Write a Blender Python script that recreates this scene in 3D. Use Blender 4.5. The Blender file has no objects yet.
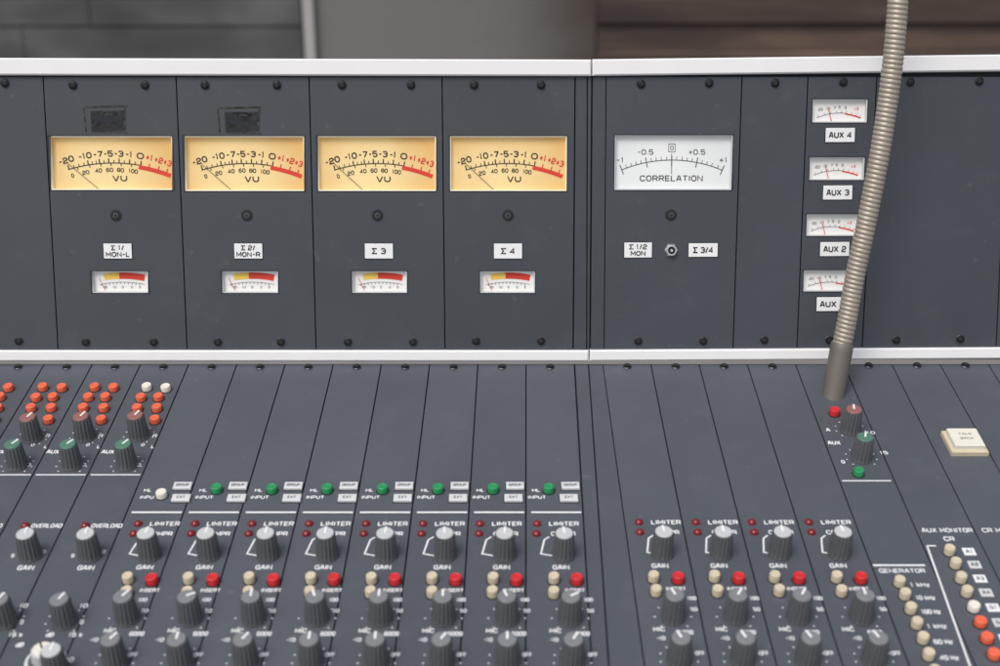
import bpy, math, random
from mathutils import Matrix, Vector
random.seed(4)
R=math.radians
# ------------------------------------------------------------ frames
F=1250.0
TH=R(21.84)
FW=Vector((0,math.cos(TH),-math.sin(TH))); UP=Vector((0,math.sin(TH),math.cos(TH))); RT=Vector((1,0,0))
CAM=-(FW+UP*(-29/F))*1.035
def frame(v,n):
    m=Matrix.Identity(4)
    for i,c in enumerate((RT,v,n)):
        for k in range(3): m[k][i]=c[k]
    return m
a=R(10); b=R(13.16)
DECK=frame(Vector((0,math.cos(a),math.sin(a))),Vector((0,-math.sin(a),math.cos(a))))
BRID=frame(Vector((0,math.sin(b),math.cos(b))),Vector((0,-math.cos(b),math.sin(b))))
WORLD=Matrix.Identity(4)
DI=DECK.inverted(); BI=BRID.inverted()
def hit(inv,px,py,h):
    d=FW+RT*((px-500)/F)+UP*((333-py)/F)
    c=inv@CAM; d=inv.to_3x3()@d
    t=(h-c.z)/d.z
    return (c.x+t*d.x,c.y+t*d.y)
def PD(px,py,h=0.0): return hit(DI,px,py,h)
def PB(px,py,h=0.0): return hit(BI,px,py,h)
def mD(py): return 0.04/(48.3*(py+442)/808)      # metres per pixel across the deck
def mB(py): return PB(501,py)[0]-PB(500,py)[0]

# ------------------------------------------------------------ materials
MATS={}
def mat(name,col,rough=0.5,metal=0.0,var=0.12,scale=60,bump=0.0,emit=0.0,spec=0.5,coat=0.0,alpha=None):
    if name in MATS: return MATS[name]
    m=bpy.data.materials.new(name); m.use_nodes=True; nt=m.node_tree; N=nt.nodes; L=nt.links
    p=N['Principled BSDF']
    tc=N.new('ShaderNodeTexCoord'); nz=N.new('ShaderNodeTexNoise'); nz.inputs['Scale'].default_value=scale; nz.inputs['Detail'].default_value=6
    L.new(tc.outputs['Object'],nz.inputs['Vector'])
    mx=N.new('ShaderNodeMix'); mx.data_type='RGBA'
    mx.inputs[6].default_value=tuple(min(1,x*(1-var)) for x in col)+(1,)
    mx.inputs[7].default_value=tuple(min(1,x*(1+var)) for x in col)+(1,)
    L.new(nz.outputs['Fac'],mx.inputs[0]); L.new(mx.outputs[2],p.inputs['Base Color'])
    p.inputs['Roughness'].default_value=rough; p.inputs['Metallic'].default_value=metal
    p.inputs['Specular IOR Level'].default_value=spec; p.inputs['Coat Weight'].default_value=coat
    if bump:
        bp=N.new('ShaderNodeBump'); bp.inputs['Strength'].default_value=bump; bp.inputs['Distance'].default_value=0.0005
        n2=N.new('ShaderNodeTexNoise'); n2.inputs['Scale'].default_value=scale*20; L.new(tc.outputs['Object'],n2.inputs['Vector'])
        L.new(n2.outputs['Fac'],bp.inputs['Height']); L.new(bp.outputs['Normal'],p.inputs['Normal'])
    if emit:
        L.new(mx.outputs[2],p.inputs['Emission Color']); p.inputs['Emission Strength'].default_value=emit
    if alpha:
        r=N.new('ShaderNodeMapRange'); r.inputs[1].default_value=alpha[0]; r.inputs[2].default_value=alpha[1]; r.inputs[4].default_value=alpha[2]
        n3=N.new('ShaderNodeTexNoise'); n3.inputs['Scale'].default_value=alpha[3]; n3.inputs['Detail'].default_value=8; L.new(tc.outputs['Object'],n3.inputs['Vector'])
        L.new(n3.outputs['Fac'],r.inputs[0]); L.new(r.outputs[0],p.inputs['Alpha'])
    MATS[name]=m; return m
def panel_mat(name,col,rough,dust):
    m=bpy.data.materials.new(name); m.use_nodes=True; nt=m.node_tree; N=nt.nodes; L=nt.links
    p=N['Principled BSDF']; g=N.new('ShaderNodeNewGeometry')
    def noise(s,d=5,r=0.6,vec=None):
        n=N.new('ShaderNodeTexNoise'); n.inputs['Scale'].default_value=s; n.inputs['Detail'].default_value=d; n.inputs['Roughness'].default_value=r
        L.new(vec or g.outputs['Position'],n.inputs['Vector']); return n
    def ramp(n,p0,p1,v0=0,v1=1):
        r=N.new('ShaderNodeMapRange'); r.inputs[1].default_value=p0; r.inputs[2].default_value=p1; r.inputs[3].default_value=v0; r.inputs[4].default_value=v1
        L.new(n.outputs['Fac'],r.inputs[0]); return r
    def add2(x,y):
        q=N.new('ShaderNodeMath'); q.operation='ADD'; q.use_clamp=True; L.new(x,q.inputs[0]); L.new(y,q.inputs[1]); return q.outputs[0]
    oi=N.new('ShaderNodeObjectInfo')
    base=N.new('ShaderNodeMix'); base.data_type='RGBA'
    base.inputs[6].default_value=tuple(x*0.88 for x in col)+(1,); base.inputs[7].default_value=tuple(x*1.13 for x in col)+(1,)
    big=noise(7,3); add=N.new('ShaderNodeMath'); add.operation='MULTIPLY_ADD'; add.inputs[1].default_value=0.3
    L.new(oi.outputs['Random'],add.inputs[0]); r0=ramp(big,0.3,0.7,0,0.7); L.new(r0.outputs[0],add.inputs[2])
    L.new(add.outputs[0],base.inputs[0])
    smr=ramp(noise(32,7,0.72),0.54,0.82,0,dust*0.6)
    spr=ramp(noise(900,2,0.5),0.69,0.77,0,dust*1.8)
    sp2=ramp(noise(130,1,0.3),0.74,0.84,0,dust*1.1)
    tot=add2(add2(smr.outputs[0],spr.outputs[0]),sp2.outputs[0])
    d=N.new('ShaderNodeMix'); d.data_type='RGBA'; L.new(tot,d.inputs[0]); L.new(base.outputs[2],d.inputs[6]); d.inputs[7].default_value=(0.32,0.33,0.34,1)
    L.new(d.outputs[2],p.inputs['Base Color'])
    rr=ramp(noise(25,5),0.3,0.7,rough-0.05,rough+0.08); L.new(rr.outputs[0],p.inputs['Roughness'])
    bp=N.new('ShaderNodeBump'); bp.inputs['Strength'].default_value=0.12; bp.inputs['Distance'].default_value=0.0004
    n2=noise(1600,3); L.new(n2.outputs['Fac'],bp.inputs['Height']); L.new(bp.outputs['Normal'],p.inputs['Normal'])
    return m
PANEL_B=panel_mat('painted_panel_bridge',(0.045,0.051,0.062),0.50,0.09)
PANEL_D=panel_mat('painted_panel_deck',(0.078,0.087,0.104),0.46,0.12)
GAPM=mat('dark_gap',(0.012,0.012,0.014),0.8)
BODY=mat('frame_paint',(0.020,0.022,0.025),0.6)
STRIP=mat('pale_aluminium_trim',(0.78,0.78,0.775),0.45,0.0,0.05,30)
SCREW=mat('black_screw',(0.014,0.014,0.015),0.35,0.6)
SCREWL=mat('worn_screw_rim',(0.10,0.10,0.105),0.35,0.8)
INK=mat('white_ink',(0.74,0.75,0.75),0.6)
BLACK=mat('black_ink',(0.018,0.018,0.018),0.6)
DINK=mat('dial_brown_ink',(0.035,0.027,0.018),0.6)
GINK=mat('dial_grey_ink',(0.06,0.06,0.06),0.6)
RED=mat('red_ink',(0.60,0.04,0.02),0.5,emit=0.08)
LABEL=mat('label_white',(0.80,0.81,0.80),0.5,var=0.05)
KB=mat('knob_charcoal',(0.092,0.097,0.101),0.48,scale=200,bump=0.2)
KCAP=mat('knob_grey_cap',(0.52,0.53,0.53),0.45)
KDC=mat('knob_dark_cap',(0.20,0.205,0.21),0.45)
KRED=mat('knob_red_cap',(0.28,0.12,0.105),0.5)
KGRN=mat('knob_green_cap',(0.08,0.19,0.135),0.5)
KPT=mat('knob_pointer',(0.82,0.82,0.80),0.5)
CREAM=mat('cream_plastic',(0.60,0.52,0.37),0.5,var=0.08)
WHITEP=mat('ivory_plastic',(0.76,0.73,0.63),0.45,var=0.05)
REDP=mat('red_plastic',(0.58,0.022,0.026),0.48)
ORGP=mat('orange_red_plastic',(0.78,0.135,0.060),0.5)
GRNP=mat('green_plastic',(0.018,0.27,0.09),0.45)
LED=mat('dark_red_lens',(0.20,0.012,0.016),0.2)
GREYB=mat('grey_button',(0.62,0.63,0.63),0.5)
METAL=mat('gooseneck_metal',(0.39,0.345,0.28),0.46,0.35,0.16,40)
SOCK=mat('socket_metal',(0.185,0.168,0.145),0.48,0.35,0.15,40)
CHROME=mat('nickel',(0.72,0.72,0.70),0.28,0.9)
RESID=mat('adhesive_residue',(0.115,0.105,0.08),0.7,var=0.5,scale=300,alpha=(0.44,0.70,0.65,200))
RESID2=mat('adhesive_film',(0.045,0.046,0.046),0.75,var=0.3,scale=300,alpha=(0.46,0.75,0.55,70))
def dial_mat(name,c0,c1,em,k=1.0):
    m=bpy.data.materials.new(name); m.use_nodes=True; nt=m.node_tree; N=nt.nodes; L=nt.links; p=N['Principled BSDF']
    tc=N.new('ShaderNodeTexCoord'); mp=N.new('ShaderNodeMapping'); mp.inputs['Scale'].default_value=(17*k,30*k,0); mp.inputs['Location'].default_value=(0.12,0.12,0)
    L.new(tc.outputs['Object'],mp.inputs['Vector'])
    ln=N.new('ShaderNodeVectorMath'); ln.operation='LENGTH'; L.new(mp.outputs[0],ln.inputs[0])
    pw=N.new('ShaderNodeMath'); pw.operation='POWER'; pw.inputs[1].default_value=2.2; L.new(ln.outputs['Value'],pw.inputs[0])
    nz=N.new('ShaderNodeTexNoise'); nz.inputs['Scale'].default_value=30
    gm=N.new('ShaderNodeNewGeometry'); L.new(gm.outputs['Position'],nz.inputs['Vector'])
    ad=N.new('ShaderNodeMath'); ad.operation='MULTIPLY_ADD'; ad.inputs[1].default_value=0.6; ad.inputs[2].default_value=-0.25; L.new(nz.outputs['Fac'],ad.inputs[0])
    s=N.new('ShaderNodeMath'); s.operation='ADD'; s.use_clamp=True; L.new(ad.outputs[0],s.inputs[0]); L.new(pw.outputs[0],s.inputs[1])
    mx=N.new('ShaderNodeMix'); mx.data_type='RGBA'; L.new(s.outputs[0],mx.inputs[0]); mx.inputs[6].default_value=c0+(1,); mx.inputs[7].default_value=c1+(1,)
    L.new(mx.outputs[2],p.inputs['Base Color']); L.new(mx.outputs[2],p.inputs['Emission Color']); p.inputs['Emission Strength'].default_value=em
    p.inputs['Roughness'].default_value=0.5
    return m
DIALY=dial_mat('lit_amber_dial',(0.78,0.60,0.29),(0.62,0.375,0.125),0.19)  # backlight glow and its edge falloff painted into base colour and emission
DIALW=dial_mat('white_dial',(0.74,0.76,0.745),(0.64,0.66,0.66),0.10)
DIALS=dial_mat('small_white_dial',(0.74,0.74,0.72),(0.70,0.68,0.65),0.08)
RIMW=mat('dial_rim_white',(0.82,0.78,0.62),0.5,emit=0.15)  # backlit edge glow put into the rim as emission
RIMG=mat('dial_rim_grey',(0.60,0.61,0.61),0.5)
YEL=mat('yellow_band',(0.74,0.50,0.08),0.5,emit=0.08)

# ------------------------------------------------------------ squared engraving alphabet (stroke glyphs)
c_=0.26
GL={
'0':(1,[[(c_,0),(1-c_,0),(1,c_),(1,1-c_),(1-c_,1),(c_,1),(0,1-c_),(0,c_),(c_,0)]]),
'1':(0.45,[[(0,.78),(.35,1),(.35,0)]]),
'2':(1,[[(0,.76),(0.02,1-c_),(c_,1),(1-c_,1),(1,1-c_),(1,.64),(1-c_,.48),(c_,.42),(0,.25),(0,0),(1,0)]]),
'3':(1,[[(0,.84),(c_,1),(1-c_,1),(1,1-c_),(1,.64),(.84,.52),(1,.38),(1,c_),(1-c_,0),(c_,0),(0,.16)],[(.35,.52),(.82,.52)]]),
'4':(1,[[(.78,0),(.78,1),(0,.3),(1,.3)]]),
'5':(1,[[(.96,1),(0.04,1),(0,.55),(1-c_,.6),(1,.42),(1,c_),(1-c_,0),(c_,0),(0,.16)]]),
'6':(1,[[(1,.84),(1-c_,1),(c_,1),(0,1-c_),(0,c_),(c_,0),(1-c_,0),(1,c_),(1,.40),(1-c_,.56),(0.03,.56)]]),
'7':(.9,[[(0,1),(1,1),(1,.88),(.35,0)]]),
'8':(1,[[(c_,0),(1-c_,0),(1,c_),(1,1-c_),(1-c_,1),(c_,1),(0,1-c_),(0,c_),(c_,0)],[(0.03,.5),(.97,.5)]]),
'A':(1,[[(0,0),(.38,1),(.62,1),(1,0)],[(.15,.33),(.85,.33)]]),
'B':(1,[[(0,0),(0,1),(1-c_,1),(1,1-c_),(1,.64),(.86,.52),(1,.38),(1,c_),(1-c_,0),(0,0)],[(0,.52),(.86,.52)]]),
'C':(1,[[(1,.74),(1-c_*.6,1),(c_,1),(0,1-c_),(0,c_),(c_,0),(1-c_*.6,0),(1,.26)]]),
'D':(1,[[(0,0),(0,1),(1-c_,1),(1,1-c_),(1,c_),(1-c_,0),(0,0)]]),
'E':(.85,[[(1,1),(0,1),(0,0),(1,0)],[(.05,.5),(.88,.5)]]),
'F':(.85,[[(1,1),(0,1),(0,0)],[(.05,.5),(.88,.5)]]),
'G':(1,[[(1,.76),(1-c_*.6,1),(c_,1),(0,1-c_),(0,c_),(c_,0),(1,0),(1,.46),(.55,.46)]]),
'H':(1,[[(0,0),(0,1)],[(1,0),(1,1)],[(.05,.5),(.95,.5)]]),
'I':(.12,[[(.5,0),(.5,1)]]),
'K':(1,[[(0,0),(0,1)],[(1,1),(.12,.5),(1,0)]]),
'L':(.8,[[(0,1),(0,0),(1,0)]]),
'M':(1.15,[[(0,0),(0,1),(.5,.3),(1,1),(1,0)]]),
'N':(1,[[(0,0),(0,1),(1,0),(1,1)]]),
'P':(1,[[(0,0),(0,1),(1-c_,1),(1,1-c_),(1,.6),(1-c_,.42),(0.05,.42)]]),
'R':(1,[[(0,0),(0,1),(1-c_,1),(1,1-c_),(1,.66),(1-c_,.45),(0.05,.45)],[(.6,.45),(1,0)]]),
'S':(1,[[(1,.80),(1-c_,1),(c_,1),(0,1-c_),(0,.64),(c_,.52),(1-c_,.48),(1,.36),(1,c_),(1-c_,0),(c_,0),(0,.20)]]),
'T':(.95,[[(0,1),(1,1)],[(.5,.97),(.5,0)]]),
'U':(1,[[(0,1),(0,c_),(c_,0),(1-c_,0),(1,c_),(1,1)]]),
'V':(1.05,[[(0,1),(.45,0),(.55,0),(1,1)]]),
'X':(1,[[(0,0),(1,1)],[(0,1),(1,0)]]),
'Z':(1,[[(0,1),(1,1),(0,0),(1,0)]]),
'z':(.7,[[(0,.66),(1,.66),(0,0),(1,0)]]),
'k':(.7,[[(0,0),(0,1)],[(1,.66),(.12,.33),(1,0)]]),
'd':(.8,[[(1,1),(1,0),(.2,0),(0,.2),(0,.5),(.2,.66),(.97,.66)]]),
'Ω':(1,[[(0,0),(.32,0),(.32,.16),(0,.45),(0,1-c_),(c_,1),(1-c_,1),(1,1-c_),(1,.45),(.68,.16),(.68,0),(1,0)]]),
'Σ':(.9,[[(1,.84),(1,1),(0,1),(.5,.5),(0,0),(1,0),(1,.16)]]),
'+':(.8,[[(0,.45),(1,.45)],[(.5,.06),(.5,.84)]]),
'-':(.55,[[(0,.48),(1,.48)]]),
'.':(.12,[[(.5,0.0),(.5,0.16)]]),
'/':(.5,[[(0,-.05),(1,1.05)]]),
}
class MB:
    def __init__(s): s.V=[];s.F=[];s.M=[];s.mats=[];s.S=[]
    def mi(s,m):
        if m not in s.mats: s.mats.append(m)
        return s.mats.index(m)
    def add(s,V,Fc,m,smooth=False):
        o=len(s.V); s.V+=[tuple(v) for v in V]; k=s.mi(m)
        for f in Fc: s.F.append(tuple(o+i for i in f)); s.M.append(k); s.S.append(smooth)
    def plate(s,c,z0,z1,m,bev=0.0):
        cx=sum(p[0] for p in c)/4; cy=sum(p[1] for p in c)/4
        V=[(p[0],p[1],z0) for p in c]
        if bev>0:
            V+=[(p[0],p[1],z1-bev) for p in c]
            V+=[(p[0]-math.copysign(bev,p[0]-cx),p[1]-math.copysign(bev,p[1]-cy),z1) for p in c]; n=3
        else: V+=[(p[0],p[1],z1) for p in c]; n=2
        Fc=[(3,2,1,0)]
        for l in range(n-1):
            for i in range(4): j=(i+1)%4; Fc.append((l*4+i,l*4+j,l*4+4+j,l*4+4+i))
        Fc.append(tuple((n-1)*4+i for i in range(4)))
        s.add(V,Fc,m)
    def rect(s,cx,cy,w,h,z0,z1,m,bev=0.0,rot=0):
        c=[]
        for dx,dy in ((-1,-1),(1,-1),(1,1),(-1,1)):
            x=dx*w/2;y=dy*h/2; c.append((cx+x*math.cos(rot)-y*math.sin(rot),cy+x*math.sin(rot)+y*math.cos(rot)))
        s.plate(c,z0,z1,m,bev)
    def lathe(s,cx,cy,prof,m,seg=24,flute=0,amp=0,fl=(0,0),capm=None,z=0):
        V=[];Fc=[]
        for k,(r,h) in enumerate(prof):
            for i in range(seg):
                t=2*math.pi*i/seg; rr=r
                if flute and fl[0]<=k<=fl[1]: rr=r*(1+amp*(1 if math.cos(flute*t)>0 else -1)*abs(math.cos(flute*t))**0.6)
                V.append((cx+rr*math.cos(t),cy+rr*math.sin(t),z+h))
        for k in range(len(prof)-1):
            for i in range(seg):
                j=(i+1)%seg; Fc.append((k*seg+i,k*seg+j,k*seg+seg+j,k*seg+seg+i))
        s.add(V,Fc,m,True)
        k=len(prof)-1; s.add([V[k*seg+i] for i in range(seg)],[tuple(range(seg))],capm or m,True)
    def disc(s,cx,cy,r,z,m,seg=12): s.add([(cx+r*math.cos(2*math.pi*i/seg),cy+r*math.sin(2*math.pi*i/seg),z) for i in range(seg)],[tuple(range(seg))],m)
    def line(s,p,q,w,z,m): s.poly([p,q],w,z,m)
    def poly(s,pts,w,z,m):
        # mitred flat ribbon along a polyline
        n=len(pts); closed=n>2 and abs(pts[0][0]-pts[-1][0])<1e-9 and abs(pts[0][1]-pts[-1][1])<1e-9
        def nrm(p,q):
            dx=q[0]-p[0];dy=q[1]-p[1];l=math.hypot(dx,dy) or 1; return (-dy/l,dx/l)
        V=[]
        for i in range(n):
            if closed and i in(0,n-1): n1=nrm(pts[-2],pts[-1]); n2=nrm(pts[0],pts[1])
            else:
                n1=nrm(pts[i-1],pts[i]) if i>0 else nrm(pts[0],pts[1]); n2=nrm(pts[i],pts[i+1]) if i<n-1 else n1
            mx,my=n1[0]+n2[0],n1[1]+n2[1]; l=math.hypot(mx,my)
            if l<0.3: mx,my=n2; k=1
            else: mx/=l;my/=l; k=min(2.0,1/max(0.35,mx*n1[0]+my*n1[1]))
            V.append((pts[i][0]-mx*w/2*k,pts[i][1]-my*w/2*k,z)); V.append((pts[i][0]+mx*w/2*k,pts[i][1]+my*w/2*k,z))
        s.add(V,[(2*i,2*i+2,2*i+3,2*i+1) for i in range(n-1)],m)
    def text(s,st,cx,cy,w,h,z,m,rot=0,sw=0.17):
        gap=0.42; tot=0; pos=[]
        for ch in st:
            if ch==' ': tot+=0.75; continue
            g=GL.get(ch) or GL.get(ch.upper()) or GL['0']; pos.append((tot,g)); tot+=g[0]+gap
        tot-=gap; sw=sw*h; kx=(w-sw)/tot; ky=h-sw; c=math.cos(rot);q=math.sin(rot); dz=0
        for x0,(gw,pl) in pos:
            for P_ in pl:
                pts=[]
                for x,y in P_:
                    X_=(x0+x*gw)*kx-(w-sw)/2; Y_=(y-0.5)*ky; pts.append((cx+X_*c-Y_*q,cy+X_*q+Y_*c))
                s.poly(pts,sw,z+dz,m); dz=0.000012 if dz==0 else (0.000024 if dz<0.00002 else 0)
    def mesh(s,name,org=(0,0,0)):
        me=bpy.data.meshes.new(name)
        me.from_pydata([(v[0]-org[0],v[1]-org[1],v[2]-org[2]) for v in s.V],[],s.F)
        for m in s.mats: me.materials.append(m)
        me.polygons.foreach_set('material_index',s.M); me.polygons.foreach_set('use_smooth',s.S)
        me.update()
        if any(s.S): me.set_sharp_from_angle(angle=R(38))
        return me
WM={}
COL=bpy.context.scene.collection
def place(name,me,fr,org,parent=None,rot=0.0,label=None):
    o=bpy.data.objects.new(name,me); COL.objects.link(o)
    M=fr@Matrix.Translation(Vector(org))@Matrix.Rotation(rot,4,'Z')
    if parent is not None:
        o.parent=parent; o.matrix_parent_inverse=WM[parent].inverted()
    o.matrix_basis=M; WM[o]=M
    if label: o['label']=label
    return o
def put(name,mb,fr,org,parent=None,label=None):
    org=(org[0],org[1],org[2] if len(org)>2 else 0)
    return place(name,mb.mesh(name,org),fr,org,parent,0,label)

# ------------------------------------------------------------ console root
console=bpy.data.objects.new('mixing_console',None); COL.objects.link(console); console.empty_display_size=0.1
console.location=(0,-0.2,-0.95); WM[console]=Matrix.Translation((0,-0.2,-0.95))
console['label']='dark grey studio mixing console with amber VU meters, knobs and buttons'
console['category']='mixing console'

def XL(j,off,y): return 527+(188-527+48.3*(j+off))*(y+442)/808
def XR(j,off,y): return 491+(603-491+48.3*(j+off))*(y+442)/808
YT,YBOT=364.5,740
xl=PB(XL(-7,0,366),366)[0]; xr=PB(XR(11,0,366),366)[0]
mb=MB(); vb=PD(500,YBOT)[1]
mb.rect((xl+xr)/2,(vb-0.002)/2-0.0,(xr-xl)+0.02,-vb+0.006,-0.12,-0.0035,BODY)
put('desk_frame',mb,DECK,((xl+xr)/2,vb/2,-0.06),console)
zt=PB(500,66)[1]
mb=MB(); mb.rect((xl+xr)/2,zt/2,(xr-xl)+0.02,zt-0.002,-0.07,-0.0065,BODY)
put('bridge_housing',mb,BRID,(0,zt/2,-0.04),console)
for sx in (xl+0.08,xr-0.08):
    mb=MB()
    mb.rect(sx,-0.18,0.06,0.30,-0.95,-0.22,BODY,0.004); mb.rect(sx,-0.18,0.08,0.42,-0.95,-0.91,BODY,0.01)
    put('support_leg',mb,WORLD,(sx,-0.18,-0.95),console)
def strip(pts,thick,name):
    mb=MB(); c=[PB(x,y,thick) for x,y in pts]
    mb.plate(c,-0.006,thick,STRIP,0.0012); put(name,mb,BRID,(sum(p[0] for p in c)/4,sum(p[1] for p in c)/4,0),console)
strip([(-120,75.0),(591.3,76.0),(591.3,59.5),(-120,57.5)],0.004,'trim_rail')
strip([(592.5,75.8),(1125,69.8),(1125,53.0),(592.5,59.2)],0.004,'trim_rail')
strip([(-120,361.5),(588.7,361.5),(588.7,350.6),(-120,350.6)],0.004,'trim_rail')
strip([(589.8,361.3),(1125,358.3),(1125,347.0),(589.8,350.3)],0.004,'trim_rail')
# ---- screw templates
mb=MB(); mb.lathe(0,0,[(0.0036,0),(0.0036,0.0006),(0.0030,0.0012),(0.0019,0.0013)],SCREWL,20,capm=SCREW)
mb.lathe(0,0,[(0.0031,0.0011),(0.0029,0.0018),(0.0017,0.0021)],SCREW,20,capm=GAPM)
SCR=mb.mesh('screw')
mb=MB(); mb.lathe(0,0,[(0.0047,0.0),(0.0047,0.0004),(0.0038,0.0005)],GAPM,24,capm=GAPM); mb.lathe(0,0,[(0.0027,0.0005),(0.0025,0.0011),(0.0011,0.0012)],SCREWL,6,capm=SCREW)
ADJ=mb.mesh('adjustment_screw')
# ---- meter bridge panels
def bx(xt,xb,y): return xt+(xb-xt)*(y-77)/271.0
def bridge_panel(xt0,xt1,xb0,xb1,holes,name='meter_panel',ytop=77,ybot=349.5,gap=0.0005):
    mb=MB(); ys=[ytop]
    for h in sorted(holes,key=lambda h:h[1]): ys+=[h[1],h[3]]
    ys.append(ybot)
    def E(y,side): 
        x=bx(xt0,xb0,y) if side==0 else bx(xt1,xb1,y); p=PB(x,y); return (p[0]+(gap if side==0 else -gap),p[1])
    for k in range(len(ys)-1):
        ya,yb=ys[k],ys[k+1]
        l0,l1,r0,r1=E(ya,0),E(yb,0),E(ya,1),E(yb,1)
        if k%2==1:
            h=sorted(holes,key=lambda h:h[1])[k//2]
            a0=PB(h[0],ya);a1=PB(h[0],yb);b0=PB(h[2],ya);b1=PB(h[2],yb)
            quads=[(l1,a1,a0,l0),(b1,r1,r0,b0)]
        else: quads=[(l1,r1,r0,l0)]
        for q in quads: mb.add([(p[0],p[1],0) for p in q],[(0,1,2,3)],PANEL_B)
    for s in (0,1):
        p,q=E(ytop,s),E(ybot,s); mb.add([(p[0],p[1],0),(q[0],q[1],0),(q[0],q[1],-0.006),(p[0],p[1],-0.006)],[(0,1,2,3)],PANEL_B)
    c=PB((xt0+xt1+xb0+xb1)/4,213)
    return put(name,mb,BRID,(c[0],c[1],0),console)
def meter(win,kind,name):
    x0,y0,x1,y1=win; A=PB(x0,y1);Bp=PB(x1,y0); w=Bp[0]-A[0]; h=Bp[1]-A[1]; cx=(A[0]+Bp[0])/2; cy=(A[1]+Bp[1])/2
    fr=MB(); t=0.0009; zf=-0.0045
    rim=RIMW if kind=='vu' else RIMG
    for (px,py,pw,ph) in ((cx,cy+h/2-t/2,w,t),(cx,cy-h/2+t/2,w,t),(cx-w/2+t/2,cy,t,h-2*t),(cx+w/2-t/2,cy,t,h-2*t)):
        fr.rect(px,py,pw,ph,-0.0062,-0.0006,rim)
    g_=0.0006
    for (px,py,pw,ph) in ((cx,cy+h/2+g_/2,w+2*g_,g_),(cx,cy-h/2-g_/2,w+2*g_,g_),(cx-w/2-g_/2,cy,g_,h),(cx+w/2+g_/2,cy,g_,h)):
        fr.rect(px,py,pw,ph,-0.001,0.0003,GAPM)
    root=put(name,fr,BRID,(cx,cy,0),console)
    d=MB(); dm={'vu':DIALY,'corr':DIALW}.get(kind,DIALS)
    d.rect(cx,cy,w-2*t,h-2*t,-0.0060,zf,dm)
    WP={'vu':120.,'corr':119.}.get(kind,56.); HP={'vu':54.,'corr':55.}.get(kind,22.)
    sx=w/WP; sy=h/HP
    def P(u,v): return (A[0]+u*sx, Bp[1]-v*sy)
    z=zf+0.0002
    zz=[z]
    def nz_():
        zz[0]+=0.000004; return zz[0]
    def arc(cu,cv,r,u0,u1,wd,m,n=16):
        pts=[]
        for i in range(n+1):
            u=u0+(u1-u0)*i/n; pts.append(P(u,cv-math.sqrt(r*r-(u-cu)**2)))
        d.poly(pts,wd*sx,nz_(),m)
    def tick(cu,cv,u,r0,r1,wd,m):
        rr={'vu':150.0,'corr':135.0,'peak':110.0,'aux':60.0}[kind]
        an=math.asin((u-cu)/rr); d.line(P(cu+r0*math.sin(an),cv-r0*math.cos(an)),P(cu+r1*math.sin(an),cv-r1*math.cos(an)),wd*sx,nz_(),m)
    def tx(s,u,v,wd,ht,m,cu=None,cv=None,sw=0.15):
        rot=0
        if cu is not None: rot=-math.atan2(u-cu,cv-v)
        p=P(u,v); d.text(s,p[0],p[1],wd*sx,ht*sy,z,m,rot,sw)
    nd=MB(); zn=zf+0.0012
    if kind=='vu':
        cu,cv,r=60,177,150
        arc(cu,cv,r,16,87,1.0,DINK); arc(cu,cv,r-2.0,85,116,4.2,RED)
        for u in (17,36,47,56,66,76,87): tick(cu,cv,u,r,r+4.6,1.2,DINK)
        for u in (22,27,32,40,44,51.5,61,71,81.5): tick(cu,cv,u,r,r+3.0,0.8,DINK)
        for u in (95,104,112): tick(cu,cv,u,r,r+3.6,1.1,RED)
        for u in (25,37,48,58,68,78): tick(cu,cv,u,r-3,r,0.8,DINK)
        for s,u,wd,m in (('-20',14.5,15.5,DINK),('-10',33,13,DINK),('-7',45.5,9.2,DINK),('-5',55.8,9.2,DINK),('-3',66,9.2,DINK),('-1',76,7,DINK),('0',87,7,DINK),('+1',95.7,7.6,RED),('+2',104.7,8.8,RED),('+3',113.2,8.4,RED)):
            v=cv-math.sqrt((r+9.4)**2-(u-cu)**2); tx(s,u,v,wd,6.3,m,cu,cv,0.20)
        for s,u,wd in (('0',20,2.8),('20',33,7),('40',45.5,7),('60',56.5,7),('80',67,7),('100',79.5,9)):
            v=cv-math.sqrt((r-6.9)**2-(u-cu)**2); tx(s,u,v,wd,4.3,DINK,cu,cv,0.19)
        tx('VU',66,42.3,14.5,6.2,DINK,sw=0.20)
        nd.line(P(16,27),P(45,53),0.55*sx,zn,BLACK)
    elif kind=='corr':
        cu,cv,r=58.5,160,135
        arc(cu,cv,r,8,110,0.8,GINK,24)
        for u in (8,33,58.5,84,110): tick(cu,cv,u,r-5 if u!=58.5 else r-6,r+5,0.9,GINK)
        for u in (13,18,23,28,38,43,48,53.5,63.5,69,74,79,89,94,99,105): tick(cu,cv,u,r,r+3.4,0.6,GINK)
        for s,u,v,wd in (('-1',6.5,25,8),('-0.5',32,17,16),('0',58.5,12.8,3.4),('+0.5',84,17,17),('+1',111,25,9)): tx(s,u,v,wd,5.4 if s!='0' else 4.2,GINK,sw=0.16)
        bxp=[P(55.3,9),P(61.7,9),P(61.7,16.6),P(55.3,16.6),P(55.3,9)]; d.poly(bxp,0.6*sx,z,GINK)
        tx('CORRELATION',58.5,43.4,64,6.0,GINK,sw=0.17)
        nd.line(P(58.2,18),P(58.4,39),0.5*sx,zn,GINK)
    elif kind=='peak':
        cu,cv,r=29,115.2,110
        arc(cu,cv,r,11,26,6.4,YEL,6); arc(cu,cv,r,26,51,6.4,RED,10)
        arc(cu,cv,r-6.5,6,51,0.4,GINK,12)
        for u in (7,11,15,19,23,27,31,35,39,43,47): tick(cu,cv,u,r-8.5,r-6.5,0.45,GINK)
        for s,u in (('20',12),('10',21),('5',29),('0',38),('5',46)): tx(s,u,16.8,3.4 if len(s)>1 else 1.8,2.4,GINK)
        nd.line(P(6,7),P(12,20),0.5*sx,zn,RED)
    else:
        cu,cv,r=29,73,60
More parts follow.
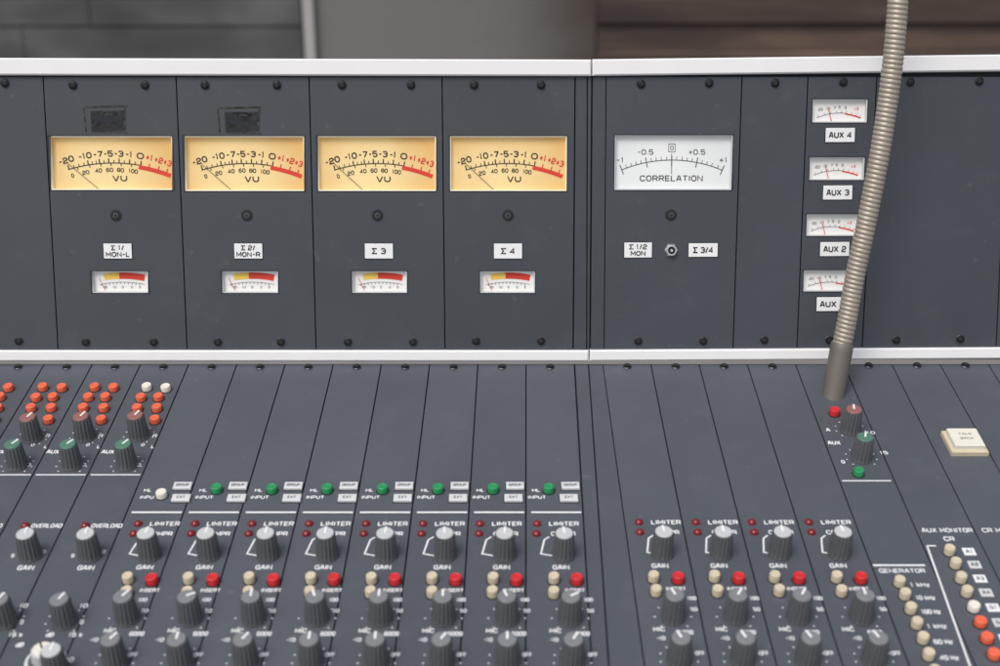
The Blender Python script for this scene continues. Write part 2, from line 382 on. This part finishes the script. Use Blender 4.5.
        arc(cu,cv,r,6,36,0.5,GINK,10); arc(cu,cv,r-0.6,35,51,1.4,RED,6)
        for u in (8,14,20,26,31,36): tick(cu,cv,u,r,r+2.2,0.45,GINK)
        for u in (41,46,50): tick(cu,cv,u,r,r+2.2,0.45,RED)
        for s,u,wd,m in (('-20',9,6,GINK),('-10',17,5,GINK),('7',24,2.0,GINK),('5',29,2.0,GINK),('0',35,2.2,GINK),('+3',46,4.6,RED)): tx(s,u,7.5+abs(u-30)*0.1,wd,2.8,m)
        nd.line(P(17,8),P(21,21),0.7*sx,zn,RED)
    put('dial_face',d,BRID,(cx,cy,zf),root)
    put('needle',nd,BRID,(cx,cy,zn),root)
    return root
def label(lines,x,y,w,h,parent,rot=0.0):
    mb=MB(); s=mB(y); c=PB(x,y); W=w*s; H=h*s
    mb.rect(c[0],c[1],W+1.2*s,H+1.2*s,0,0.0004,GAPM,0.0,rot)
    mb.rect(c[0],c[1],W,H,0.0004,0.0009,LABEL,0.00015,rot)
    n=len(lines)
    for i,(t,tw) in enumerate(lines):
        mb.text(t,c[0],c[1]+((n-1)/2-i)*6.6*s,tw*s,(5.1 if n==2 else 6.2)*s,0.00105,BLACK,rot,0.20)
    put('label_plate',mb,BRID,(c[0],c[1],0),parent,'white engraved label reading '+' '.join(t for t,_ in lines))
def bscrew(x,y,parent,me=SCR,name='screw'):
    c=PB(x,y); place(name,me,BRID,(c[0],c[1],0),parent,random.random()*6)
tl=[-92,43,176,309,442,575]; bl=[-74,58,187,316,445,573]
win=[(51,136,172,190),(185,136,304,191),(318,136,436,191),(450,136,567,191)]
sw=[(92,271,148,293),(222,271,278,293),(352,271,407,293),(480,271,535,293)]
labs=[[('Σ 1/',13),('MON-L',24)],[('Σ 2/',14),('MON-R',24)],[('Σ 3',14)],[('Σ 4',14)]]
scr=[((73,85),(145,85),(86,342),(154,342)),((205,85),(277,85),(218,342),(281,342)),((342,85),(411,85),(348,342),(413,342)),((474,85),(541,85),(476,341),(541,341))]
adj=[116,247,377.5,508]
p=bridge_panel(-92,43,-74,58,[],'blank_panel')
for s_ in ((5,83),(19,341),(-60,84),(-46,342)): bscrew(*s_,p)
for i in range(4):
    p=bridge_panel(tl[i+1],tl[i+2],bl[i+1],bl[i+2],[win[i],sw[i]])
    for s_ in scr[i]: bscrew(*s_,p)
    bscrew(adj[i],215.5,p,ADJ,'adjustment_screw')
    label(labs[i],(118,248.5,379,508)[i],251,28.0,15.0,p)
    meter(win[i],'vu','vu_meter'); meter(sw[i],'peak','peak_meter')
    if i<2:
        x,y=((106,120),(240,121))[i]; c=PB(x,y); s=mB(y); m_=MB(); k=0
        m_.rect(c[0]+2*s,c[1]-s,34*s,20*s,0,0.00010,RESID2,0,0.01)
        for dx,dy,w,h,rt in ((1,13,42,2,.02),(3,-12,36,1.8,-.02),(-21,0,1.8,24,.05),(19,1,2.2,22,-.06),(6,6,22,2.4,.05),(-9,-5,12,2.4,.1)):
            k+=1; m_.rect(c[0]+dx*s,c[1]+dy*s,w*s,h*s,0,0.00012+0.00003*k,RESID,0,rt)
        put('tape_residue',m_,BRID,(c[0],c[1],0),p)
for q in ((575.5,587,573.5,586.5),(587.5,591.5,587,589.5),(592.5,606,590.5,604)):
    bridge_panel(q[0],q[1],q[2],q[3],[],'frame_post',gap=0.0003)
p=bridge_panel(606,742,604,733,[(614,135,733,190)])
for s_ in ((641,84),(709,83),(638,341),(703,341)): bscrew(*s_,p)
bscrew(671,215,p,ADJ,'adjustment_screw')
label([('Σ 1/2',18),('MON',15)],638,250,27.5,15,p,R(0.3)); label([('Σ 3/4',20)],703,250,29,13.5,p,R(0.3))
meter((614,135,733,190),'corr','correlation_meter')
mb=MB(); mb.lathe(0,0,[(0.0056,0),(0.0056,0.0014),(0.0050,0.0020)],CHROME,6,capm=CHROME)
mb.lathe(0,0,[(0.0044,0.0020),(0.0044,0.0036),(0.0040,0.0040),(0.0031,0.0040),(0.0030,0.0022)],CHROME,28,capm=GAPM); mb.lathe(0,0,[(0.0013,0.0022),(0.0013,0.0046),(0.0010,0.0050)],CHROME,16)
c=PB(671,250); place('toggle_switch',mb.mesh('toggle_switch'),BRID,(c[0],c[1],0),p)
p=bridge_panel(742,808,733,797,[],'blank_panel')
for s_ in ((775,83),(764,340)): bscrew(*s_,p)
aw=[(812,99,868,122.5),(809,157,865,180),(806,214,861,236),(803,270,858,291.5)]
p=bridge_panel(808,877,797,862,aw)
for s_ in ((843,82),(829,340)): bscrew(*s_,p)
for i,w_ in enumerate(aw): meter(w_,'aux','auxiliary_meter')
for t,x,y in (('AUX 4',840,135),('AUX 3',837.5,192.5),('AUX 2',834.5,249),('AUX 1',831,304)): label([(t,23)],x,y,29,14,p,R(0.4))
p=bridge_panel(877,1009,862,996,[],'blank_panel')
for s_ in ((910,82),(979,81),(896,340),(960,339)): bscrew(*s_,p)
p=bridge_panel(1009,1122,996,1105,[],'blank_panel')

# ------------------------------------------------------------ deck templates
def knob(name,cap,pt=KPT,h=0.0195,r=0.0076):
    mb=MB()
    mb.lathe(0,0,[(r*1.02,0),(r*1.02,0.0012),(r*0.97,0.0020),(r*0.94,0.003),(r*0.83,h-0.0015),(r*0.78,h-0.0003)],KB,160,16,0.065,(3,4),capm=KB)
    mb.lathe(0,0,[(r*0.76,h-0.0004),(r*0.75,h+0.0003),(r*0.69,h+0.0007)],cap,32)
    mb.rect(0,r*0.36,0.0015,r*0.78,h+0.0004,h+0.0011,pt,0.0002)
    mb.add([(-0.0007,r*0.88,h-0.0012),(0.0007,r*0.88,h-0.0012),(0.0007,r*1.02,0.003),(-0.0007,r*1.02,0.003)],[(3,2,1,0)],pt)
    return mb.mesh(name)
KG=knob('grey_cap_knob',KCAP); KD=knob('dark_cap_knob',KDC); KR=knob('red_cap_knob',KRED); KN=knob('green_cap_knob',KGRN)
def button(name,m,r=0.0040,h=0.0055):
    mb=MB(); mb.lathe(0,0,[(r*1.18,0),(r*1.18,0.0004)],GAPM,24,capm=GAPM)
    mb.lathe(0,0,[(r,0),(r,h-0.0012),(r*0.93,h-0.0004),(r*0.78,h-0.0001),(r*0.6,h-0.0004)],m,24); return mb.mesh(name)
BR=button('red_button',REDP,0.0040,0.0055); BO=button('orange_button',ORGP,0.0039,0.0048); BC=button('cream_button',CREAM,0.0036,0.006); BW=button('ivory_button',WHITEP,0.0039,0.005); BG=button('green_button',GRNP,0.0039,0.005)
mb=MB(); mb.lathe(0,0,[(0.0030,0),(0.0030,0.0006),(0.0026,0.0014),(0.0018,0.0022),(0.0008,0.0026)],LED,20); LEDM=mb.mesh('indicator_light')
def sq(t,w):
    mb=MB(); mb.rect(0,0,0.0140,0.0084,0,0.0004,GAPM); mb.rect(0,0,0.0130,0.0074,0.0004,0.0022,GREYB,0.0004); mb.text(t,0,0,w,0.0026,0.00235,GINK); return mb.mesh('legend_button')
SQ1=sq('GROUP',0.0095); SQ2=sq('EXT',0.0060)
def dput(name,me,px,py,h,parent,rot=0.0,lab=None):
    c=PD(px,py,h); return place(name,me,DECK,(c[0],c[1],0),parent,rot,lab)
def dtext(mb,s,px,py,wpx,h=0.0032,m=INK,rot=0,sw=0.20):
    c=PD(px,py); mb.text(s,c[0],c[1],wpx*mD(py),h,0.00025,m,rot,sw)
def dline(mb,p,q,w=0.0009,m=INK):
    mb.line(PD(*p),PD(*q),w,0.00022,m)
def dots(mb,px,py,rad=0.0115,n=9,h=0.009):
    c=PD(px,py,h)
    for i in range(n):
        t=R(-135+270*i/(n-1)); mb.disc(c[0]+rad*math.sin(t),c[1]+rad*math.cos(t),0.0006,0.00021,INK,8)
def make_strip(X,j):
    mb=MB(); g=0.00045
    c=[PD(X(j,0,YBOT),YBOT),PD(X(j,1,YBOT),YBOT),PD(X(j,1,YT),YT),PD(X(j,0,YT),YT)]
    c=[(c[0][0]+g,c[0][1]),(c[1][0]-g,c[1][1]),(c[2][0]-g,c[2][1]),(c[3][0]+g,c[3][1])]
    mb.plate(c,-0.0034,0,PANEL_D,0.00025)
    return mb,((c[2][0]+c[3][0])/2,c[2][1])
def lerp(x0,x7,j): return x0+(x7-x0)*j/7.0
def finish(mb,org,name,lab,ups):
    o=put(name,mb,DECK,(org[0],org[1],0),console,lab)
    for u in ups: 
        n,me,px,py,h,rot=u; dput(n,me,px,py,h,o,rot)
    return o
K=lambda me,x,y,rot=0:('rotary_knob',me,x,y,0.0097,R(rot))
B=lambda me,x,y:('push_button',me,x+random.uniform(-.4,.4),y+random.uniform(-.3,.3),0.003,0)
S=lambda x,y:('screw',SCR,x,y,0.0,random.random()*6)
L_=lambda x,y:('indicator_light',LEDM,x,y,0.001,0)
def limiter(mb,ups,kx,lx,rx,cx_,cx2,dx,ex,y0=0,rr=0,xc=527):
    sh=lambda x,y:xc+(x-xc)*(y+442)/966.0
    dtext(mb,'LIMITER',lx+27,524+y0,30,0.0046); dtext(mb,'COMPR',sh(lx+26,534),534+y0,25,0.0044)
    mb.poly([PD(sh(lx+15,556),556+y0),PD(sh(lx+3.5,554),554+y0),PD(sh(lx+7,540),540+y0),PD(sh(lx+12,537),537+y0)],0.0012,0.00022,INK)
    dtext(mb,'GAIN',kx-3,567.5+y0,17,0.0044)
    dtext(mb,'INSERT',rx-2,590.5+y0,20,0.0034)
    dtext(mb,'100',dx+18,600+y0,9,0.0034); dtext(mb,'50',dx+20,611+y0,7,0.0034); dtext(mb,'MIC',dx-15,631+y0,12,0.0038); dtext(mb,'-10',ex-19,640+y0,9,0.0034)
    dtext(mb,'600Ω',dx+12,634+y0,15,0.0038); dtext(mb,'OFF',ex+20,655+y0,10,0.0036)
    dots(mb,dx,608+y0,n=7); dots(mb,ex,650+y0,n=9)
    ups+=[L_(lx,523+y0),L_(sh(lx,534)-0.5,533+y0),K(KG,kx,544.5+y0,rr),B(BR,rx,579+y0),B(BC,cx_,578+y0),B(BC,cx2,592+y0),K(KD,dx,608+y0,random.choice((-30,0,20,-60))),K(KD,ex,651+y0,random.choice((-30,0,20)))]
    dtext(mb,'LINE',ex-4,685,16,0.0036); ups.append(K(KD,ex+4,702,0))
for j in range(8):
    mb,org=make_strip(XL,j); ups=[]
    ups.append(S(XL(j,0.5,367),367.5)); 
    gx=lerp(161,549,j)
    dtext(mb,'HL',gx-13,490.5,8,0.0036); dtext(mb,'INPUT',gx-12,497.5,18,0.0036)
    ups.append(B(BW if j==0 else BG,gx,493 if j==0 else 488))
    qx=lerp(182,570,j)
    ups+=[('legend_button',SQ1,qx+0.5,485,0.002,0),('legend_button',SQ2,qx-1,497.2,0.002,0)]
    dline(mb,(XL(j,0.09,512.5),512.5),(XL(j,0.97,512.5),512.5),0.0017)
    limiter(mb,ups,lerp(148,564,j),lerp(138,537,j),lerp(152,577,j),lerp(128,554,j),lerp(127,553.5,j),lerp(125,570.5,j),lerp(113,573,j),0,random.choice((0,4,-5)))
    finish(mb,org,'channel_strip','narrow dark grey channel strip with knobs and coloured buttons',ups)
xs_kn={-1:((137,426),(125,455),(88,545)),-2:((83,427),(70,455),(28,545)),-3:((30,428),(15,455),(-32,545)),-4:((-24,428),(-40,455),(-92,545))}
for j in range(-7,0):
    mb,org=make_strip(XL,j); ups=[S(XL(j,0.5,367),367.5)]
    if j in xs_kn:
        (ax,ay),(gx,gy),(kx,ky)=xs_kn[j]
        ups+=[K(KR,ax,ay,-20),K(KN,gx,gy,-30),K(KG,kx,ky,0)]
        dots(mb,ax,ay,0.0112); dots(mb,gx,gy,0.0112)
        d=ax-137
        bts=[(147,386),(166,387),(141,396.5),(158,396),(137,407),(157,407),(155,418.5)]
        for n_,(x,y) in enumerate(bts):
            ups.append(B(BW if (j==-1 and n_<2) else BO,x+d*(1-(418-y)*0.0007),y))
        dtext(mb,'AUX',gx-17,452,13,0.0048); dtext(mb,'30',gx+12,465,8,0.004); dtext(mb,'0',gx+18,445,3.5,0.0036)
        dtext(mb,'R',ax+18,436,4.5,0.0042); dtext(mb,'L',ax+16,447,3.6,0.004)
        dline(mb,(XL(j,0.06,475),475),(XL(j,0.97,475),475),0.0013)
        dtext(mb,'OVERLOAD',kx+19,526,31,0.0045,sw=0.18); ups.append(L_(kx-3,525)); dtext(mb,'GAIN',kx-2,568,17,0.0046)
        dtext(mb,'5',kx-15,556,3.8,0.0036);dtext(mb,'0',kx+16,552,3.8,0.0036)
        ex=kx-26
        ups.append(K(KD,ex,611,-20)); dots(mb,ex,611,n=9)
        dtext(mb,'10',ex+22,606,8,0.0038); dtext(mb,'5',ex+20,622,4.4,0.0038); dtext(mb,'15 k',ex+14,635,14,0.0038); dtext(mb,'dB',ex-12,635,8,0.0038)
        if j==-2:
            m2=MB(); m2.lathe(0,0,[(0.0122,0),(0.0122,0.0012),(0.0112,0.0022),(0.0100,0.0022)],GREYB,36,capm=KB); m2.lathe(0,0,[(0.0072,0.002),(0.0068,0.010),(0.0058,0.0110)],KCAP,32,12,0.04,(0,1),capm=WHITEP)
            m2.rect(0,0.003,0.001,0.005,0.0110,0.0115,BLACK)
            ups.append(('rotary_knob',m2.mesh('ringed_knob'),44,656,0.005,0.5))
            dtext(mb,'dB',20,645,8,0.004); dtext(mb,'10',70,660,8,0.004)
        elif j!=-3: ups.append(K(KG,ex-8,662,0))
    finish(mb,org,'channel_strip','dark grey strip with orange buttons, red and green capped knobs',ups)
for (a0,a1,b0,b1) in ((575,588.4,XL(8,0,YBOT),613.7),(588.8,603,614.2,XR(0,0,YBOT))):
    mb=MB(); g=0.0003
    c=[PD(b0,YBOT),PD(b1,YBOT),PD(a1,YT),PD(a0,YT)]; c=[(c[0][0]+g,c[0][1]),(c[1][0]-g,c[1][1]),(c[2][0]-g,c[2][1]),(c[3][0]+g,c[3][1])]
    mb.plate(c,-0.0034,0.0,PANEL_D,0.0003); put('divider_strip',mb,DECK,(c[3][0],c[3][1],0),console)
rk=[663,722,781,841]
for j in range(4):
    mb,org=make_strip(XR,j); ups=[S(XR(j,0.5,367),367)]
    limiter(mb,ups,rk[j],(639,696,752,809)[j],(678,739,799,861)[j],(654,714.5,775,836.5)[j],(656.5,717.5,779,842)[j],(674,736.5,800,863)[j],(680,744,809,876)[j],-1.5,random.choice((0,4,-5)),491)
    finish(mb,org,'channel_strip','narrow dark grey channel strip with knobs and coloured buttons',ups)
mb,org=make_strip(XR,4)
ups=[B(BR,835,411),K(KR,852,420,-10),K(KN,863,448,-20),B(BG,859,471)]
dots(mb,852,420,0.0112); dots(mb,863,448,0.0112)
dtext(mb,'A',828,430,4.5,0.0044); dtext(mb,'AUX',834,443,13,0.0048); dtext(mb,'0',843,462,3.8,0.0042); dtext(mb,'15',884,453,8,0.004); dtext(mb,'10',871,433,8,0.0038)
dline(mb,(842,481),(891,481),0.0013); dline(mb,(873,565.5),(925,565.5),0.0017); dtext(mb,'GENERATOR',902,571,46,0.0042,sw=0.18)
gen=[(900,581),(905.5,594),(911,608),(917,622.5),(923,638),(929,654),(935,671)]
for i,(x,y) in enumerate(gen):
    ups.append(B(BC,x,y)); dtext(mb,('1 kHz','10 kHz','100 Hz','1 kHz','60 Hz','40 Hz','OFF')[i],x+20,y+4,19,0.0040)
finish(mb,org,'generator_strip','dark grey strip with a column of cream tone buttons',ups)
mb,org=make_strip(XR,5); ups=[S(XR(5,0.5,366),366)]
dtext(mb,'AUX MONITOR',947,530.5,51,0.0046,sw=0.18); dtext(mb,'CR',949,539,11,0.0046)
dline(mb,(927,546),(972,672),0.0013); dline(mb,(927,546),(936,546),0.0013)
am=[(950,550,BC),(955.5,563,BC),(961,577,BC),(967,591,BC),(974,606,BW),(980.5,621,BO),(987,637,BO),(994,653,BO)]
for i,(x,y,me) in enumerate(am):
    ups.append(B(me,x,y)); c=PD(x+19,y+2); mb.rect(c[0],c[1],0.0080,0.0070,0,0.0006,GREYB if i%2 else LABEL,0.0001); mb.text(('A1','A2','A3','A4','S1','S2','S3','S4')[i],c[0],c[1],0.005,0.0034,0.0007,BLACK)
finish(mb,org,'monitor_strip','dark grey monitor selector strip with cream and orange buttons',ups)
mb,org=make_strip(XR,6); dtext(mb,'CR MONITOR',1006,530.5,48,0.0046,sw=0.18)
o=finish(mb,org,'monitor_strip','dark grey strip carrying one large square cream button',[S(XR(6,0.5,366),366)])
m2=MB(); m2.rect(0,0,0.0275,0.0270,0,0.004,CREAM,0.0006); m2.rect(0,0,0.0225,0.0215,0.004,0.0085,WHITEP,0.0010); m2.text('TALK',0,0.003,0.010,0.0024,0.0086,SOCK); m2.text('BACK',0,-0.0025,0.010,0.0024,0.0086,SOCK)
dput('square_button',m2.mesh('square_button'),965,441,0.004,o,0,'large square ivory push button')
for j in range(7,11):
    mb,org=make_strip(XR,j); finish(mb,org,'blank_strip',None,[S(XR(j,0.5,366),366)])

# ------------------------------------------------------------ gooseneck
g0=PD(833.5,394); G=DECK@Vector((g0[0],g0[1],0))
gl=BI@G; n0=gl.z
goose=bpy.data.objects.new('gooseneck_arm',None); COL.objects.link(goose); goose.location=G; WM[goose]=Matrix.Translation(G)
goose['label']='ribbed metal gooseneck arm rising from a socket on the console'; goose['category']='gooseneck arm'
ctr=[(842,345,.0),(847.5,318,.001),(852.5,290,.002),(858,262,.004),(864,235,.006),(869.5,208,.008),(875,180,.010),(880.5,150,.012),(886,115,.014),(891,78,.017),(895,40,.020),(898,0,.023),(900,-40,.027),(901,-80,.03),(900,-120,.035)]
pts=[]
for x,y,dn in ctr:
    u,v=PB(x,y,n0+dn); pts.append(BRID@Vector((u,v,n0+dn)))
def cr(p0,p1,p2,p3,t): return 0.5*((2*p1)+(-p0+p2)*t+(2*p0-5*p1+4*p2-p3)*t*t+(-p0+3*p1-3*p2+p3)*t**3)
def tube(pts,rf,seg,step):
    dense=[]
    Q=[pts[0]*2-pts[1]]+pts+[pts[-1]*2-pts[-2]]
    for i in range(1,len(Q)-2):
        for k in range(20): dense.append(cr(Q[i-1],Q[i],Q[i+1],Q[i+2],k/20))
    dense.append(pts[-1])
    acc=[0]
    for i in range(1,len(dense)): acc.append(acc[-1]+(dense[i]-dense[i-1]).length)
    n=int(acc[-1]/step); V=[];Fc=[]; k=0
    for i in range(n+1):
        s_=acc[-1]*i/n
        while k<len(acc)-2 and acc[k+1]<s_: k+=1
        t=(s_-acc[k])/max(1e-9,acc[k+1]-acc[k]); c=dense[k].lerp(dense[k+1],t); T=(dense[k+1]-dense[k]).normalized()
        X=T.cross(Vector((0,1,0))).normalized(); Y=T.cross(X)
        for q in range(seg):
            a_=2*math.pi*q/seg; r=rf(s_,a_); V.append(c+X*r*math.cos(a_)+Y*r*math.sin(a_))
    for i in range(n):
        for q in range(seg): j=(q+1)%seg; Fc.append((i*seg+q,i*seg+j,i*seg+seg+j,i*seg+seg+q))
    Fc.append(tuple(range(seg))[::-1]); Fc.append(tuple(n*seg+q for q in range(seg)))
    return V,Fc
pitch=0.0036
V,Fc=tube(pts,lambda s_,a_:0.0070+0.0008*abs(math.sin(math.pi*(s_/pitch+a_/(2*math.pi))))**0.8,28,pitch/8)
mb=MB(); mb.add(V,Fc,METAL,True)
me=mb.mesh('flexible_tube',tuple(G)); place('flexible_tube',me,WORLD,tuple(G),goose)
dirv=(pts[0]-G); Ls=dirv.length
SR=[(-0.006,0.0088),(0.001,0.0088),(Ls*0.55,0.0089),(Ls*0.9,0.0090),(Ls,0.0090),(Ls+0.0015,0.0085),(Ls+0.002,0.0075)]
dn_=dirv.normalized(); X=dn_.cross(Vector((0,1,0))).normalized(); Y=dn_.cross(X)
V=[];Fc=[];sg=32
for (d_,r_) in SR:
    for q in range(sg): a_=2*math.pi*q/sg; V.append(G+dn_*d_+X*r_*math.cos(a_)+Y*r_*math.sin(a_))
for k in range(len(SR)-1):
    for q in range(sg): j=(q+1)%sg; Fc.append((k*sg+q,k*sg+j,k*sg+sg+j,k*sg+sg+q))
Fc.append(tuple((len(SR)-1)*sg+q for q in range(sg)))
mb=MB(); mb.add(V,Fc,SOCK,True); place('base_socket',mb.mesh('base_socket',tuple(G)),WORLD,tuple(G),goose)

# ------------------------------------------------------------ surroundings
GZ=-0.95
mb=MB(); pav=mat('paving_stone',(0.20,0.19,0.18),0.8,scale=4,var=0.3)
mb.rect(0,5,60,60,GZ-0.1,GZ,pav); g_=put('pavement',mb,WORLD,(0,0,GZ)); g_['kind']='structure'
def wall(name,parts,org,lab,cat):
    mb=MB()
    for (x0,x1,y0,y1,z0,z1,m,bv) in parts:
        c=[(x0,y0),(x1,y0),(x1,y1),(x0,y1)]; mb.plate(c,z0,z1,m,bv)
    o=put(name,mb,WORLD,org); o['label']=lab; o['category']=cat; return o
WY=4.5; sc=(WY+0.95)/1250.0
X=lambda px:(px-500)*sc*0.985
def soft_mat(name,cols,scl,band=0.0):
    m=bpy.data.materials.new(name); m.use_nodes=True; nt=m.node_tree; N=nt.nodes; L=nt.links; p=N['Principled BSDF']; p.inputs['Roughness'].default_value=0.85
    g=N.new('ShaderNodeNewGeometry'); mp=N.new('ShaderNodeMapping'); mp.inputs['Scale'].default_value=scl; L.new(g.outputs['Position'],mp.inputs['Vector'])
    nz=N.new('ShaderNodeTexNoise'); nz.inputs['Scale'].default_value=1.0; nz.inputs['Detail'].default_value=5; L.new(mp.outputs[0],nz.inputs['Vector'])
    cr_=N.new('ShaderNodeValToRGB'); e=cr_.color_ramp.elements
    e[0].position=0.32; e[0].color=cols[0]+(1,); e[1].position=0.70; e[1].color=cols[-1]+(1,); q=e.new(0.52); q.color=cols[1]+(1,)
    L.new(nz.outputs['Fac'],cr_.inputs[0]); L.new(cr_.outputs[0],p.inputs['Base Color']); return m
stm=soft_mat('mottled_dark_stone',[(0.052,0.052,0.053),(0.076,0.076,0.077),(0.120,0.120,0.120)],(2.2,1,5))
parts=[]; z=GZ; k=0
for hh in (0.36,0.23,0.115,0.36,0.4,0.4,0.4):
    x=X(303); w0=0.9+0.3*(k%2)
    while x>-6.5:
        parts.append((x-w0,x-0.006,WY+0.006*(k%2),WY+0.3,z,z+hh-0.007,stm,0.004)); x-=w0; w0=1.1
    z+=hh; k+=1
parts.append((-6.5,X(303),WY+0.012,WY+0.29,GZ,z-0.01,stm,0))
wall('stone_wall',parts,(X(150),WY,GZ),'dark grey dressed stone wall in long courses','wall')
ps=mat('pale_stone',(0.38,0.37,0.36),0.8,scale=8,var=0.15)
wall('stone_pilaster',[(X(305),X(315),WY-0.02,WY+0.3,GZ,1.4,ps,0.004)],(X(310),WY,GZ),'narrow pale stone edge strip beside the wall','pilaster')
def grad_mat(name,stops):
    m=bpy.data.materials.new(name); m.use_nodes=True; nt=m.node_tree; N=nt.nodes; L=nt.links; p=N['Principled BSDF']; p.inputs['Roughness'].default_value=0.85
    g=N.new('ShaderNodeNewGeometry'); sp=N.new('ShaderNodeSeparateXYZ'); L.new(g.outputs['Position'],sp.inputs[0])
    mr=N.new('ShaderNodeMapRange'); mr.inputs[1].default_value=X(315); mr.inputs[2].default_value=X(600); L.new(sp.outputs[0],mr.inputs[0])
    nz=N.new('ShaderNodeTexNoise'); nz.inputs['Scale'].default_value=2.5; nz.inputs['Detail'].default_value=6; L.new(g.outputs['Position'],nz.inputs['Vector'])
    ma=N.new('ShaderNodeMath'); ma.operation='MULTIPLY_ADD'; ma.inputs[1].default_value=0.5; ma.inputs[2].default_value=-0.25; L.new(nz.outputs['Fac'],ma.inputs[0])
    ad=N.new('ShaderNodeMath'); ad.operation='ADD'; L.new(ma.outputs[0],ad.inputs[0]); L.new(mr.outputs[0],ad.inputs[1])
    cr_=N.new('ShaderNodeValToRGB'); e=cr_.color_ramp.elements
    e[0].position=stops[0][0]; e[0].color=stops[0][1]+(1,); e[1].position=stops[-1][0]; e[1].color=stops[-1][1]+(1,)
    for s_ in stops[1:-1]: q=e.new(s_[0]); q.color=s_[1]+(1,)
    L.new(ad.outputs[0],cr_.inputs[0]); L.new(cr_.outputs[0],p.inputs['Base Color']); return m
rn=grad_mat('grey_brown_render',[(0.0,(0.175,0.172,0.167)),(0.55,(0.155,0.15,0.143)),(0.80,(0.100,0.089,0.080)),(0.95,(0.058,0.043,0.036))])  # grey turning dark brown along the wall, with noise
wall('rendered_wall',[(X(315)+0.002,X(596),WY+0.02,WY+0.3,GZ,1.4,rn,0.001)],(X(450),WY,GZ),'plain grey rendered wall section, turning brown towards one end','wall')
wt=soft_mat('weathered_brown_timber',[(0.036,0.025,0.021),(0.060,0.041,0.032),(0.125,0.083,0.060)],(1.3,1,9))
parts=[(X(596)+0.004,6.0,WY+0.10,WY+0.25,GZ,1.4,wt,0)]
for i in range(14):
    z0=GZ+i*0.12
    parts.append((X(597),5.8,WY+0.03-0.02*(i%2),WY+0.098,z0,z0+0.117,wt,0.010))
wall('timber_wall',parts,(1.5,WY,GZ),'dark brown wall of broad horizontal timber boards','wall')

# ------------------------------------------------------------ light, world, camera
sd=Vector((-0.35,-0.60,1.10)).normalized()
w=bpy.data.worlds.new('World'); bpy.context.scene.world=w; w.use_nodes=True; nt=w.node_tree
sky=nt.nodes.new('ShaderNodeTexSky'); sky.sky_type='NISHITA'; sky.sun_disc=False
sky.sun_elevation=math.asin(sd.z); sky.sun_rotation=math.atan2(sd.x,sd.y); sky.air_density=1.0; sky.dust_density=4.0; sky.ozone_density=1.0
hs=nt.nodes.new('ShaderNodeHueSaturation'); hs.inputs['Saturation'].default_value=0.65
nt.links.new(sky.outputs[0],hs.inputs['Color']); nt.links.new(hs.outputs[0],nt.nodes['Background'].inputs[0]); nt.nodes['Background'].inputs[1].default_value=0.15
ld=bpy.data.lights.new('sun','SUN'); ld.energy=1.4; ld.angle=R(25); ld.color=(1,0.97,0.93)
lo=bpy.data.objects.new('sun',ld); COL.objects.link(lo); lo.rotation_mode='QUATERNION'; lo.rotation_quaternion=sd.to_track_quat('Z','Y')
cd=bpy.data.cameras.new('camera'); cd.sensor_width=36; cd.lens=F*36/1000; cd.clip_start=0.02; cd.clip_end=200
co=bpy.data.objects.new('camera',cd); COL.objects.link(co); co.location=CAM; co.rotation_euler=(math.pi/2-TH,0,0)
cd.dof.use_dof=True; cd.dof.focus_distance=1.0; cd.dof.aperture_fstop=6.3
bpy.context.scene.camera=co
vs=bpy.context.scene.view_settings; vs.view_transform='Standard'; vs.look='None'; vs.exposure=0; vs.gamma=1
